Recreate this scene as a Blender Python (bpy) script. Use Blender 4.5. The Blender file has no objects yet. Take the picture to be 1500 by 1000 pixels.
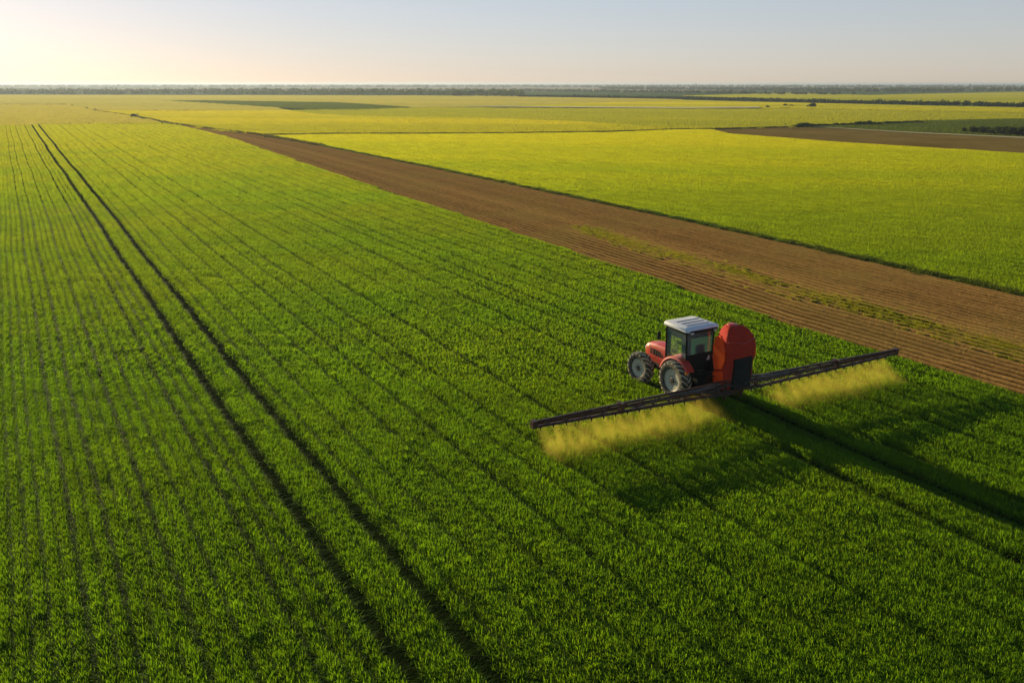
import bpy, math, random
import numpy as np
from mathutils import Vector, Matrix, noise as mnoise

random.seed(7)
rng = np.random.default_rng(11)
R = math.radians
scene = bpy.context.scene
COL = scene.collection

# ------------------------------------------------------------------ camera
H = 12.0                       # drone height in metres
F = 1200.0                     # focal length in pixels of a 1500 px wide frame
PITCH = math.atan(378.0 / F)
SP, CP = math.sin(PITCH), math.cos(PITCH)
cam = bpy.data.cameras.new('camera')
cam.lens = 36.0 * F / 1500.0
cam.sensor_width = 36.0
cam.clip_start = 0.1
cam.clip_end = 80000.0
camo = bpy.data.objects.new('camera', cam)
camo.location = (0, 0, H)
camo.rotation_euler = (math.pi / 2 - PITCH, 0, 0)
COL.objects.link(camo)
scene.camera = camo


def ground(px, py, z=0.0):
    """survey: ground position (metres) of a landmark"""
    v = (py - 500.0) / F
    d = (H - z) / (SP + v * CP)
    return ((px - 750.0) / F * d, d * (CP - v * SP))


def depth_of(x, y, z=0.0):
    return y * CP + (H - z) * SP


def pixel_np(x, y):
    d = y * CP + H * SP
    d = np.maximum(d, 0.1)
    return 750 + F * x / d, 500 + F * (H * CP - y * SP) / d, d


# ------------------------------------------------------------------ materials
def new_mat(name):
    m = bpy.data.materials.new(name)
    m.use_nodes = True
    nt = m.node_tree
    for n in list(nt.nodes):
        nt.nodes.remove(n)
    out = nt.nodes.new('ShaderNodeOutputMaterial')
    return m, nt, out


def N(nt, typ, **kw):
    n = nt.nodes.new(typ)
    for k, v in kw.items():
        setattr(n, k, v)
    return n


def setin(n, **kw):
    for k, v in kw.items():
        n.inputs[k.replace('_', ' ')].default_value = v


def math_node(nt, op, a, b=None, c=None, clamp=False):
    n = nt.nodes.new('ShaderNodeMath')
    n.operation = op
    n.use_clamp = clamp
    for i, v in enumerate((a, b, c)):
        if v is None:
            continue
        if isinstance(v, (int, float)):
            n.inputs[i].default_value = v
        else:
            nt.links.new(v, n.inputs[i])
    return n.outputs[0]


def mix_col(nt, fac, a, b):
    n = nt.nodes.new('ShaderNodeMix')
    n.data_type = 'RGBA'
    if isinstance(fac, (int, float)):
        n.inputs[0].default_value = fac
    else:
        nt.links.new(fac, n.inputs[0])
    for i, v in ((6, a), (7, b)):
        if isinstance(v, tuple):
            n.inputs[i].default_value = (*v, 1) if len(v) == 3 else v
        else:
            nt.links.new(v, n.inputs[i])
    return n.outputs[2]


def ramp(nt, src, pts):
    n = nt.nodes.new('ShaderNodeValToRGB')
    el = n.color_ramp.elements
    while len(el) > 1:
        el.remove(el[-1])
    for i, (p, c) in enumerate(pts):
        e = el[0] if i == 0 else el.new(p)
        e.position = p
        e.color = (c, c, c, 1) if isinstance(c, (int, float)) else (*c, 1)
    nt.links.new(src, n.inputs[0])
    return n.outputs[0]


def noise_tex(nt, vec, scale, detail=3.0, rough=0.55):
    n = nt.nodes.new('ShaderNodeTexNoise')
    n.inputs['Scale'].default_value = scale
    n.inputs['Detail'].default_value = detail
    n.inputs['Roughness'].default_value = rough
    nt.links.new(vec, n.inputs['Vector'])
    return n.outputs['Fac']


def paint(name, col, rough=0.5, metal=0.0, dirt=0.25, dirtcol=(0.16, 0.12, 0.07), scale=5.0, spec=0.4, coat=0.0):
    m, nt, out = new_mat(name)
    b = N(nt, 'ShaderNodeBsdfPrincipled')
    tc = N(nt, 'ShaderNodeTexCoord')
    f = noise_tex(nt, tc.outputs['Object'], scale, 5.0, 0.65)
    fac = math_node(nt, 'MULTIPLY', ramp(nt, f, [(0.42, 0.0), (0.7, 1.0)]), dirt)
    c = mix_col(nt, fac, col, dirtcol)
    nt.links.new(c, b.inputs['Base Color'])
    f2 = noise_tex(nt, tc.outputs['Object'], scale * 6, 3.0)
    r = math_node(nt, 'MULTIPLY_ADD', f2, 0.3, rough - 0.15, clamp=True)
    nt.links.new(r, b.inputs['Roughness'])
    b.inputs['Metallic'].default_value = metal
    b.inputs['Specular IOR Level'].default_value = spec
    b.inputs['Coat Weight'].default_value = coat
    nt.links.new(b.outputs[0], out.inputs[0])
    return m


def leaf_mat(name, diff, trans, diff2, trans2, base_d=None, base_t=None, big=0.02, stretch_dir=None, tf=0.5, var=0.35, pstr=1.0, far_glow=None):
    """thin leaves: diffuse reflection plus light passing through; two tones of the crop in soft patches"""
    m, nt, out = new_mat(name)
    geo = N(nt, 'ShaderNodeNewGeometry')
    oi = N(nt, 'ShaderNodeObjectInfo')
    at = N(nt, 'ShaderNodeAttribute', attribute_name='tone')
    mp = N(nt, 'ShaderNodeMapping')
    nt.links.new(geo.outputs['Position'], mp.inputs['Vector'])
    if stretch_dir is not None:
        mp.inputs['Rotation'].default_value = (0, 0, -stretch_dir)
        mp.inputs['Scale'].default_value = (0.08, 1, 1)
        # rotate first, then squeeze: two mapping nodes
        mp.inputs['Scale'].default_value = (1, 1, 1)
        mp2 = N(nt, 'ShaderNodeMapping')
        mp2.inputs['Scale'].default_value = (0.12, 1.0, 1)
        nt.links.new(mp.outputs[0], mp2.inputs['Vector'])
        vec = mp2.outputs[0]
    else:
        vec = mp.outputs[0]
    patch = ramp(nt, noise_tex(nt, vec, big, 4.0, 0.6), [(0.35, 0.0), (0.65, 1.0)])
    patch = math_node(nt, 'MULTIPLY', patch, pstr)
    if far_glow is not None:             # warm far light put into the leaf colour, yellower with distance
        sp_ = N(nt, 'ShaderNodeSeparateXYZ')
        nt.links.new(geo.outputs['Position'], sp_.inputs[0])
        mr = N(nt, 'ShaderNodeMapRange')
        mr.inputs['From Min'].default_value = far_glow[0]
        mr.inputs['From Max'].default_value = far_glow[1]
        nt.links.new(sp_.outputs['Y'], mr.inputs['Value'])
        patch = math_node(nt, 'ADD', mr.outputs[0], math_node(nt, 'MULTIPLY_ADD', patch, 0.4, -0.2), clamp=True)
    jit = math_node(nt, 'MULTIPLY_ADD', oi.outputs['Random'], 0.4, math_node(nt, 'MULTIPLY', at.outputs['Fac'], 0.6))
    br = math_node(nt, 'MULTIPLY_ADD', jit, 2 * var, 1.0 - var)
    mixf = math_node(nt, 'ADD', patch, math_node(nt, 'MULTIPLY_ADD', at.outputs['Fac'], 0.5, -0.25), clamp=True)
    d = mix_col(nt, mixf, diff, diff2)
    t = mix_col(nt, mixf, trans, trans2)
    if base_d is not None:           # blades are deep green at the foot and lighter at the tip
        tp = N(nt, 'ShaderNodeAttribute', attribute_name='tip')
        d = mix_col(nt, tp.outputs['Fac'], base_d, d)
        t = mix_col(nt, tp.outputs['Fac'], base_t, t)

    def scale_c(c):
        n = N(nt, 'ShaderNodeVectorMath', operation='SCALE')
        nt.links.new(c, n.inputs[0])
        nt.links.new(br, n.inputs['Scale'])
        return n.outputs[0]
    b = N(nt, 'ShaderNodeBsdfPrincipled')
    b.inputs['Roughness'].default_value = 0.65
    b.inputs['Specular IOR Level'].default_value = 0.04
    nt.links.new(scale_c(d), b.inputs['Base Color'])
    tr = N(nt, 'ShaderNodeBsdfTranslucent')
    nt.links.new(scale_c(t), tr.inputs['Color'])
    mx = N(nt, 'ShaderNodeMixShader')
    mx.inputs[0].default_value = tf
    nt.links.new(b.outputs[0], mx.inputs[1])
    nt.links.new(tr.outputs[0], mx.inputs[2])
    nt.links.new(mx.outputs[0], out.inputs[0])
    return m


def soil_mat(name, c1, c2, scale=0.6, bump=0.4):
    m, nt, out = new_mat(name)
    geo = N(nt, 'ShaderNodeNewGeometry')
    f = noise_tex(nt, geo.outputs['Position'], scale, 6.0, 0.65)
    c = mix_col(nt, ramp(nt, f, [(0.35, 0.0), (0.65, 1.0)]), c1, c2)
    b = N(nt, 'ShaderNodeBsdfPrincipled')
    b.inputs['Roughness'].default_value = 1.0
    b.inputs['Specular IOR Level'].default_value = 0.0
    nt.links.new(c, b.inputs['Base Color'])
    bp = N(nt, 'ShaderNodeBump')
    bp.inputs['Strength'].default_value = bump
    bp.inputs['Distance'].default_value = 0.05
    f2 = noise_tex(nt, geo.outputs['Position'], scale * 12, 4.0)
    nt.links.new(f2, bp.inputs['Height'])
    nt.links.new(bp.outputs[0], b.inputs['Normal'])
    nt.links.new(b.outputs[0], out.inputs[0])
    return m


# ------------------------------------------------------------------ object helpers
def tag(o, label=None, cat=None, group=None, kind=None):
    if label:
        o['label'] = label
    if cat:
        o['category'] = cat
    if group:
        o['group'] = group
    if kind:
        o['kind'] = kind
    return o


def empty(name, loc=(0, 0, 0), rz=0.0):
    o = bpy.data.objects.new(name, None)
    o.location = loc
    o.rotation_euler = (0, 0, rz)
    o.empty_display_size = 0.3
    COL.objects.link(o)
    return o


def np_mesh(name, verts, faces, tone=None, tip=None):
    me = bpy.data.meshes.new(name)
    verts = np.asarray(verts, np.float32)
    faces = np.asarray(faces, np.int32)
    k = faces.shape[1]
    me.vertices.add(len(verts))
    me.vertices.foreach_set('co', verts.ravel())
    me.loops.add(faces.size)
    me.loops.foreach_set('vertex_index', faces.ravel())
    me.polygons.add(len(faces))
    me.polygons.foreach_set('loop_start', np.arange(0, faces.size, k, dtype=np.int32))
    me.update(calc_edges=True)
    if tone is not None:
        a = me.attributes.new('tone', 'FLOAT', 'POINT')
        a.data.foreach_set('value', np.asarray(tone, np.float32))
    if tip is not None:
        a = me.attributes.new('tip', 'FLOAT', 'POINT')
        a.data.foreach_set('value', np.asarray(tip, np.float32))
    return me


class MB:
    """collects shapes and links them as one mesh object"""
    def __init__(self):
        self.v, self.f = [], []

    def add(self, vs, fs):
        o = len(self.v)
        self.v += [tuple(p) for p in vs]
        self.f += [tuple(i + o for i in f) for f in fs]
        return self

    def box(self, x0, x1, y0, y1, z0, z1, M=None):
        vs = [Vector((x, y, z)) for x in (x0, x1) for y in (y0, y1) for z in (z0, z1)]
        if M is not None:
            vs = [M @ p for p in vs]
        return self.add(vs, [(0, 1, 3, 2), (4, 6, 7, 5), (0, 4, 5, 1), (2, 3, 7, 6), (0, 2, 6, 4), (1, 5, 7, 3)])

    def quadprism(self, a, b):
        """two matching rings of points joined and capped"""
        n = len(a)
        fs = [(i, (i + 1) % n, n + (i + 1) % n, n + i) for i in range(n)]
        fs += [tuple(range(n - 1, -1, -1)), tuple(range(n, 2 * n))]
        return self.add(list(a) + list(b), fs)

    def loft(self, rings, cap=True):
        n = len(rings[0])
        vs = [p for r in rings for p in r]
        fs = []
        for k in range(len(rings) - 1):
            for i in range(n):
                j = (i + 1) % n
                fs.append((k * n + i, k * n + j, (k + 1) * n + j, (k + 1) * n + i))
        if cap:
            fs.append(tuple(range(n - 1, -1, -1)))
            fs.append(tuple((len(rings) - 1) * n + i for i in range(n)))
        return self.add(vs, fs)

    def tube(self, pts, r, n=8, r2=None):
        pts = [Vector(p) for p in pts]
        rings = []
        for i, p in enumerate(pts):
            d = (pts[min(i + 1, len(pts) - 1)] - pts[max(i - 1, 0)]).normalized()
            u = d.cross(Vector((0, 0, 1)))
            if u.length < 1e-3:
                u = d.cross(Vector((0, 1, 0)))
            u.normalize()
            w = d.cross(u)
            rr = r if r2 is None else r + (r2 - r) * i / (len(pts) - 1)
            rings.append([p + (u * math.cos(a) + w * math.sin(a)) * rr for a in [2 * math.pi * k / n for k in range(n)]])
        return self.loft(rings)

    def bar(self, a, b, w, h):
        a, b = Vector(a), Vector(b)
        d = (b - a).normalized()
        u = d.cross(Vector((0, 0, 1)))
        if u.length < 1e-3:
            u = Vector((0, 1, 0))
        u.normalize()
        v = u.cross(d)
        r0 = [a + u * sx * w / 2 + v * sz * h / 2 for sx, sz in ((-1, -1), (1, -1), (1, 1), (-1, 1))]
        r1 = [p + (b - a) for p in r0]
        return self.quadprism(r0, r1)

    def lathe(self, prof, n=40, axis='y', c=(0, 0, 0), cap=True):
        """profile [(radius, offset along the axis)]"""
        rings = []
        for r, o in prof:
            ring = []
            for k in range(n):
                a = 2 * math.pi * k / n
                ring.append((c[0] + r * math.cos(a), c[1] + o, c[2] + r * math.sin(a)) if axis == 'y'
                            else (c[0] + r * math.cos(a), c[1] + r * math.sin(a), c[2] + o))
            rings.append(ring)
        return self.loft(rings, cap)

    def build(self, name, mat, parent=None, bevel=0.0, smooth=False, loc=None, rot=None):
        me = bpy.data.meshes.new(name)
        me.from_pydata(self.v, [], self.f)
        me.validate()
        import bmesh
        bm = bmesh.new()
        bm.from_mesh(me)
        bmesh.ops.recalc_face_normals(bm, faces=bm.faces)
        bm.to_mesh(me)
        bm.free()
        me.materials.append(mat)
        o = bpy.data.objects.new(name, me)
        COL.objects.link(o)
        if parent:
            o.parent = parent
        if loc:
            o.location = loc
        if rot:
            o.rotation_euler = rot
        if bevel:
            b = o.modifiers.new('bevel', 'BEVEL')
            b.width = bevel
            b.segments = 2
            b.limit_method = 'ANGLE'
            b.angle_limit = R(35)
        if smooth:
            for p in me.polygons:
                p.use_smooth = True
            try:
                me.set_sharp_from_angle(angle=R(38))
            except Exception:
                pass
        return o


# ------------------------------------------------------------------ world, sun, haze
SUN_AZ = math.atan(950 * CP / F)     # left of straight ahead
SUN_EL = R(10.0)
w = bpy.data.worlds.new('World')
scene.world = w
w.use_nodes = True
nt = w.node_tree
for n in list(nt.nodes):
    nt.nodes.remove(n)
wo = nt.nodes.new('ShaderNodeOutputWorld')
bg = nt.nodes.new('ShaderNodeBackground')
sky = nt.nodes.new('ShaderNodeTexSky')
sky.sky_type = 'NISHITA'
sky.sun_disc = False
sky.sun_elevation = SUN_EL
sky.sun_rotation = -SUN_AZ
sky.altitude = 0
sky.air_density = 1.0
sky.dust_density = 0.2
sky.ozone_density = 3.0
bg.inputs['Strength'].default_value = 0.10


def vm(op, a, b=None, scale=None):
    n = nt.nodes.new('ShaderNodeVectorMath')
    n.operation = op
    nt.links.new(a, n.inputs[0])
    if isinstance(b, tuple):
        n.inputs[1].default_value = b
    elif b is not None:
        nt.links.new(b, n.inputs[1])
    if scale is not None:
        n.inputs['Scale'].default_value = scale
    return n.outputs[0]


# hazy low sky: the band above the horizon is evened out and brightened by a colour grade, the dome overhead keeps its own blue
gm_ = nt.nodes.new('ShaderNodeGamma')
nt.links.new(vm('SCALE', sky.outputs[0], scale=0.1), gm_.inputs[0])
gm_.inputs[1].default_value = 0.453
low = vm('MULTIPLY', gm_.outputs[0], (5.75, 5.4, 5.85))
tcw = nt.nodes.new('ShaderNodeTexCoord')
sxw = nt.nodes.new('ShaderNodeSeparateXYZ')
nt.links.new(tcw.outputs['Generated'], sxw.inputs[0])
mrw = nt.nodes.new('ShaderNodeMapRange')
mrw.interpolation_type = 'SMOOTHSTEP'
mrw.inputs['From Min'].default_value = 0.12
mrw.inputs['From Max'].default_value = 0.50
nt.links.new(sxw.outputs['Z'], mrw.inputs['Value'])
nt.links.new(mix_col(nt, mrw.outputs[0], low, sky.outputs[0]), bg.inputs[0])
nt.links.new(bg.outputs[0], wo.inputs[0])

sl = bpy.data.lights.new('sun', 'SUN')
sl.energy = 5.0
sl.angle = R(0.53)
sl.color = (1.0, 0.80, 0.49)
so = bpy.data.objects.new('sun', sl)
sd = Vector((-math.sin(SUN_AZ) * math.cos(SUN_EL), math.cos(SUN_AZ) * math.cos(SUN_EL), math.sin(SUN_EL)))
so.rotation_euler = sd.to_track_quat('Z', 'Y').to_euler()
so.location = (-30, 40, 40)
COL.objects.link(so)

scene.view_settings.view_transform = 'Standard'
scene.view_settings.look = 'None'
scene.view_settings.exposure = 0.65
scene.view_settings.gamma = 1.0

hm, nt, out = new_mat('haze_air')
pv = N(nt, 'ShaderNodeVolumePrincipled')
pv.inputs['Color'].default_value = (0.50, 0.59, 0.72, 1)
pv.inputs['Density'].default_value = 0.00020
pv.inputs['Anisotropy'].default_value = 0.38
nt.links.new(pv.outputs[0], out.inputs['Volume'])
hz = MB().box(-24000, 24000, -400, 34000, -1.4, 13.5).build('haze', hm)
tag(hz, 'thin pale haze lying over the fields towards the horizon', 'haze', kind='stuff')

# ------------------------------------------------------------------ terrain and field floors
def flat(name, pts, z, mat, label=None, cat=None):
    me = bpy.data.meshes.new(name)
    me.from_pydata([(x, y, z) for x, y in pts], [], [tuple(range(len(pts)))])
    if me.polygons[0].normal.z < 0:
        me.flip_normals()
    me.materials.append(mat)
    o = bpy.data.objects.new(name, me)
    COL.objects.link(o)
    tag(o, label, cat, kind='structure')
    return o


def far_ground_mat():
    m, nt, out = new_mat('far_country')
    geo = N(nt, 'ShaderNodeNewGeometry')
    mp = N(nt, 'ShaderNodeMapping')
    mp.inputs['Rotation'].default_value = (0, 0, 0.5)
    mp.inputs['Scale'].default_value = (0.0007, 0.0011, 1)
    nt.links.new(geo.outputs['Position'], mp.inputs['Vector'])
    vo = N(nt, 'ShaderNodeTexVoronoi', distance='MANHATTAN')
    vo.inputs['Scale'].default_value = 1.0
    nt.links.new(mp.outputs[0], vo.inputs['Vector'])
    s = N(nt, 'ShaderNodeSeparateColor')
    nt.links.new(vo.outputs['Color'], s.inputs[0])
    n = nt.nodes.new('ShaderNodeValToRGB')
    n.color_ramp.interpolation = 'CONSTANT'
    cols = [(0, (0.10, 0.16, 0.04)), (0.3, (0.05, 0.09, 0.03)), (0.5, (0.22, 0.22, 0.07)), (0.68, (0.08, 0.13, 0.03)), (0.86, (0.3, 0.26, 0.14))]
    el = n.color_ramp.elements
    while len(el) > 1:
        el.remove(el[-1])
    for i, (p, c) in enumerate(cols):
        e = el[0] if i == 0 else el.new(p)
        e.position = p
        e.color = (*c, 1)
    nt.links.new(s.outputs[0], n.inputs[0])
    b = N(nt, 'ShaderNodeBsdfPrincipled')
    b.inputs['Roughness'].default_value = 1.0
    b.inputs['Specular IOR Level'].default_value = 0.0
    nt.links.new(n.outputs[0], b.inputs['Base Color'])
    nt.links.new(b.outputs[0], out.inputs[0])
    return m


flat('ground', [(-20000, -300), (20000, -300), (20000, 30000), (-20000, 30000)], -0.35, far_ground_mat(),
     'flat open farmland stretching to the horizon', 'ground')

soil_dark = soil_mat('dark_green_soil', (0.006, 0.013, 0.002), (0.012, 0.018, 0.003), 1.2)  # first: near-black green floor tone, seen in the gaps between the rows
soil_green = soil_mat('canopy_floor', (0.045, 0.075, 0.012), (0.07, 0.10, 0.016), 0.4)


def world_poly(pts, z=0.0):
    return [ground(px, py, z) for px, py in pts]


def inside(poly, x, y):
    c = np.zeros(x.shape, bool)
    n = len(poly)
    j = n - 1
    for i in range(n):
        xi, yi = poly[i]
        xj, yj = poly[j]
        cond = ((yi > y) != (yj > y))
        xx = (xj - xi) * (y - yi) / ((yj - yi) if yj != yi else 1e-9) + xi
        c ^= cond & (x < xx)
        j = i
    return c


# ------------------------------------------------------------------ crop tufts: leafy row pieces repeated along the rows
def row_piece(nbl, length, width, bw, bh, seed, bend=0.5, segs=3, hvar=0.35, edge=0.0):
    r = np.random.default_rng(seed)
    x = r.uniform(-length / 2, length / 2, nbl)
    y = r.normal(0, 0.33, nbl).clip(-1, 1) * width / 2 * 1.35
    # plants stand in clumps
    cl = r.uniform(-length / 2, length / 2, max(3, int(length / 0.12)))
    k = r.integers(0, len(cl), nbl)
    m = r.random(nbl) < 0.15
    x = np.where(m, cl[k] + r.normal(0, 0.03, nbl), x)
    h = bh * (1 - hvar + hvar * 1.6 * r.random(nbl)) * (1 - 0.25 * (y / width * 2) ** 2).clip(0.5, 1)
    az = r.uniform(0, 2 * np.pi, nbl)
    lean = np.abs(r.normal(0, 1, nbl)) * bend
    ww = bw * r.uniform(0.7, 1.3, nbl)
    tw = r.uniform(-0.9, 0.9, nbl)
    ts = np.linspace(0, 1, segs + 1)
    V = np.zeros((nbl, segs + 1, 2, 3))
    dx, dy = np.cos(az), np.sin(az)
    for i, t in enumerate(ts):
        out = h * lean * t ** 2 * 0.9
        zz = h * (t - 0.28 * lean * t ** 3)
        wt = ww * (1.0 - 0.85 * t ** 2.2) * 0.5
        px_, py_ = -np.sin(az + tw * t), np.cos(az + tw * t)
        for s, sg in ((0, -1), (1, 1)):
            V[:, i, s, 0] = x + dx * out + sg * px_ * wt
            V[:, i, s, 1] = y + dy * out + sg * py_ * wt
            V[:, i, s, 2] = np.maximum(zz, 0.0) - 0.01
    verts = V.reshape(-1, 3)
    base = np.arange(nbl)[:, None] * (segs + 1) * 2
    fs = []
    for i in range(segs):
        q = np.array([2 * i, 2 * i + 1, 2 * i + 3, 2 * i + 2])
        fs.append(base + q[None, :])
    faces = np.concatenate(fs, 0)
    tone = np.repeat(r.random(nbl), (segs + 1) * 2)
    tip = np.tile(np.repeat(ts, 2), nbl)
    return verts, faces, tone, tip


LODS = {}
SPEC = {   # blades, length, width, blade width, blade height, segments
    0: (1250, 1.5, 0.34, 0.016, 0.21, 3),
    1: (520, 1.5, 0.34, 0.028, 0.22, 2),
    2: (300, 3.0, 0.34, 0.06, 0.24, 1),
    3: (300, 9.0, 3.4, 0.20, 0.42, 1),
}
for L, (nb, le, wi, bw, bh, sg) in SPEC.items():
    LODS[L] = [row_piece(nb, le, wi, bw, bh, 100 * L + k, segs=sg, bend=0.85 if L < 2 else 0.4, hvar=0.45) for k in range(5)]
    if L == 3:
        LODS[L] = []
        for k in range(5):
            LODS[L].append(row_piece(nb, le, wi, bw, bh, 900 + k, segs=1, bend=0.3))


def piece_collection(name, lod, mat):
    c = bpy.data.collections.new(name)          # never linked to the scene: only the pieces used by the crop
    for k, (v, f, t, tp) in enumerate(LODS[lod]):
        me = np_mesh('%s_piece' % name, v, f, t, tp)
        me.materials.append(mat)
        o = bpy.data.objects.new('%s_piece_%d' % (name, k), me)
        c.objects.link(o)
    return c


def scatter(name, P, rot, scl, coll, label, cat):
    me = bpy.data.meshes.new(name)
    n = len(P)
    me.vertices.add(n)
    me.vertices.foreach_set('co', np.asarray(P, np.float32).ravel())
    a = me.attributes.new('rot', 'FLOAT_VECTOR', 'POINT')
    a.data.foreach_set('vector', np.asarray(rot, np.float32).ravel())
    a = me.attributes.new('scl', 'FLOAT_VECTOR', 'POINT')
    a.data.foreach_set('vector', np.asarray(scl, np.float32).ravel())
    a = me.attributes.new('idx', 'INT', 'POINT')
    a.data.foreach_set('value', rng.integers(0, 5, n).astype(np.int32))
    o = bpy.data.objects.new(name, me)
    COL.objects.link(o)
    ng = bpy.data.node_groups.new(name + '_nodes', 'GeometryNodeTree')
    ng.interface.new_socket('Geometry', in_out='INPUT', socket_type='NodeSocketGeometry')
    ng.interface.new_socket('Geometry', in_out='OUTPUT', socket_type='NodeSocketGeometry')
    gi = ng.nodes.new('NodeGroupInput')
    go = ng.nodes.new('NodeGroupOutput')
    ci = ng.nodes.new('GeometryNodeCollectionInfo')
    ci.inputs['Collection'].default_value = coll
    ci.inputs['Separate Children'].default_value = True
    ci.inputs['Reset Children'].default_value = True
    ip = ng.nodes.new('GeometryNodeInstanceOnPoints')
    ip.inputs['Pick Instance'].default_value = True
    ng.links.new(gi.outputs[0], ip.inputs['Points'])
    ng.links.new(ci.outputs[0], ip.inputs['Instance'])
    for an, dt, sock in (('idx', 'INT', 'Instance Index'), ('rot', 'FLOAT_VECTOR', 'Rotation'), ('scl', 'FLOAT_VECTOR', 'Scale')):
        na = ng.nodes.new('GeometryNodeInputNamedAttribute')
        na.data_type = dt
        na.inputs['Name'].default_value = an
        outp = [s for s in na.outputs if s.enabled and s.name == 'Attribute'][0]
        ng.links.new(outp, ip.inputs[sock])
    ng.links.new(ip.outputs[0], go.inputs[0])
    md = o.modifiers.new('crop', 'NODES')
    md.node_group = ng
    tag(o, label, cat, kind='stuff')
    return o


def vnoise(x, y, s, seed=0):
    """smooth value noise 0..1"""
    x = x / s + seed * 17.3
    y = y / s - seed * 9.1
    xi, yi = np.floor(x).astype(np.int64), np.floor(y).astype(np.int64)
    fx, fy = x - xi, y - yi
    fx, fy = fx * fx * (3 - 2 * fx), fy * fy * (3 - 2 * fy)

    def h(a, b):
        n = (a * 374761393 + b * 668265263 + seed * 1442695) & 0x7fffffff
        n = ((n ^ (n >> 13)) * 1274126177) & 0x7fffffff
        return (n & 0xffff) / 65535.0
    return (h(xi, yi) * (1 - fx) + h(xi + 1, yi) * fx) * (1 - fy) + (h(xi, yi + 1) * (1 - fx) + h(xi + 1, yi + 1) * fx) * fy


TR_POS = (7.22, 31.00)
HEAD = R(29.0)                    # heading, left of straight ahead
HX, HY = -math.sin(HEAD), math.cos(HEAD)
LX, LY = -HY, HX                  # the tractor's left


def wheel_lanes(x, y):
    """1 inside the pressed lanes behind and under the tractor"""
    dx, dy = x - TR_POS[0], y - TR_POS[1]
    fw = dx * HX + dy * HY
    lt = dx * LX + dy * LY
    return (fw < 2.5) & (np.abs(np.abs(lt) - 0.85) < 0.26)


def fill(name, poly, mats, label, cat, b0=-0.592, b1=0.0, a_ref=7.0, rows=None, spacing=0.33, dens=1.0,
         dmin=0.0, dmax=1e9, hmul=1.0, hfun=None, margin=250, zoff=0.0, cuts=(34, 85, 250)):
    """lay row pieces over a field polygon; one crop object per level of detail"""
    xs = np.array([p[0] for p in poly])
    ys = np.array([p[1] for p in poly])
    bounds = [0] + list(cuts) + [1e9]
    outs = []
    for L in range(4):
        d0, d1 = max(bounds[L], dmin), min(bounds[L + 1], dmax)
        ymax = min(ys.max(), d1 / CP)
        ymin = max(ys.min(), (d0 - H * SP) / CP - 2)
        if d0 >= d1 or ymin >= ymax:
            continue
        nb, le, wi, bw, bh, sg = SPEC[L]
        sp_r = spacing if L < 3 else 2.6
        step = le * (0.86 if L < 3 else 0.8)
        bm = b0
        # a range
        cand = []
        for yy in (ymin, ymax):
            for xx in (xs.min(), xs.max()):
                cand.append((xx - (b0 - b1 * a_ref) * yy) / (1 + b1 * yy))
        if rows is not None and L < 3:
            A, W = rows(L)
            A = np.array(A)
        else:
            A = np.arange(min(cand), max(cand), sp_r)
            A = A + rng.normal(0, sp_r * 0.12, len(A))
        T = np.arange(ymin, ymax, step * 0.86)
        if len(A) * len(T) > 6e6:
            pass
        AA, TT = np.meshgrid(A, T, indexing='ij')
        TT = TT + rng.uniform(-0.5, 0.5, (len(A), 1)) * step
        AA, TT = AA.ravel(), TT.ravel()
        bb = b0 + b1 * (AA - a_ref)
        wob = (vnoise(AA * 0.4, TT, 14.0, 3) - 0.5) * 0.22 + rng.normal(0, 0.009, AA.shape)
        X = AA + wob + bb * TT
        Y = TT
        px, py, d = pixel_np(X, Y)
        k = (d >= d0 - (0.9 if d0 > dmin and L < 3 else 0)) & (d < d1 + 0.3) & (px > -margin) & (px < 1500 + margin) & (py < 1300) & (d > 4)
        X, Y, bb, AA, d = X[k], Y[k], bb[k], AA[k], d[k]
        k = inside(poly, X, Y)
        X, Y, bb, AA, d = X[k], Y[k], bb[k], AA[k], d[k]
        if dens < 1.0:
            k = rng.random(len(X)) < dens
            X, Y, bb, AA, d = X[k], Y[k], bb[k], AA[k], d[k]
        if not len(X):
            continue
        n = len(X)
        ang = np.arctan2(1.0, bb)
        flip = rng.integers(0, 2, n) * np.pi
        rot = np.stack([np.zeros(n), np.zeros(n), ang + flip + rng.normal(0, 0.02, n)], 1)
        hh = hmul * (0.78 + 0.24 * vnoise(X, Y, 5.0, 5) + 0.22 * vnoise(X, Y, 1.1, 6))
        if L == 3:
            hh = hmul * (0.9 + 0.2 * vnoise(X, Y, 30.0, 5))
        if hfun is not None:
            hh = hh * hfun(X, Y, AA)
        hh *= rng.uniform(0.9, 1.1, n)
        wl = wheel_lanes(X, Y)
        hh = np.where(wl, hh * 0.45, hh)
        wide = np.where(AA > 5.5, 1.35, 1.18) if rows is not None else (1.3 if L < 3 else 1.1)
        scl = np.stack([np.ones(n), rng.uniform(0.9, 1.1, n) * wide, hh], 1)
        P = np.stack([X, Y, np.full(n, zoff)], 1)
        c = piece_collection('%s_%d' % (name, L), L, mats)
        lb = label if isinstance(label, str) else label[min(len(outs), len(label) - 1)]
        outs.append(scatter(name, P, rot, scl, c, lb, cat))
        print('crop', name, 'lod', L, n)
    return outs


# ---- the near green field
MAIN = world_poly([(-420, 184.5), (0, 184), (230, 181), (262, 184), (330, 200), (500, 259), (1000, 424), (1140, 474),
                   (1276, 513), (1500, 582), (2000, 738)]) + [(60, 5), (-40, 5)]
flat('field_soil', MAIN, 0.004, soil_dark, 'dark green soil under the near green crop', 'soil')


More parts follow.
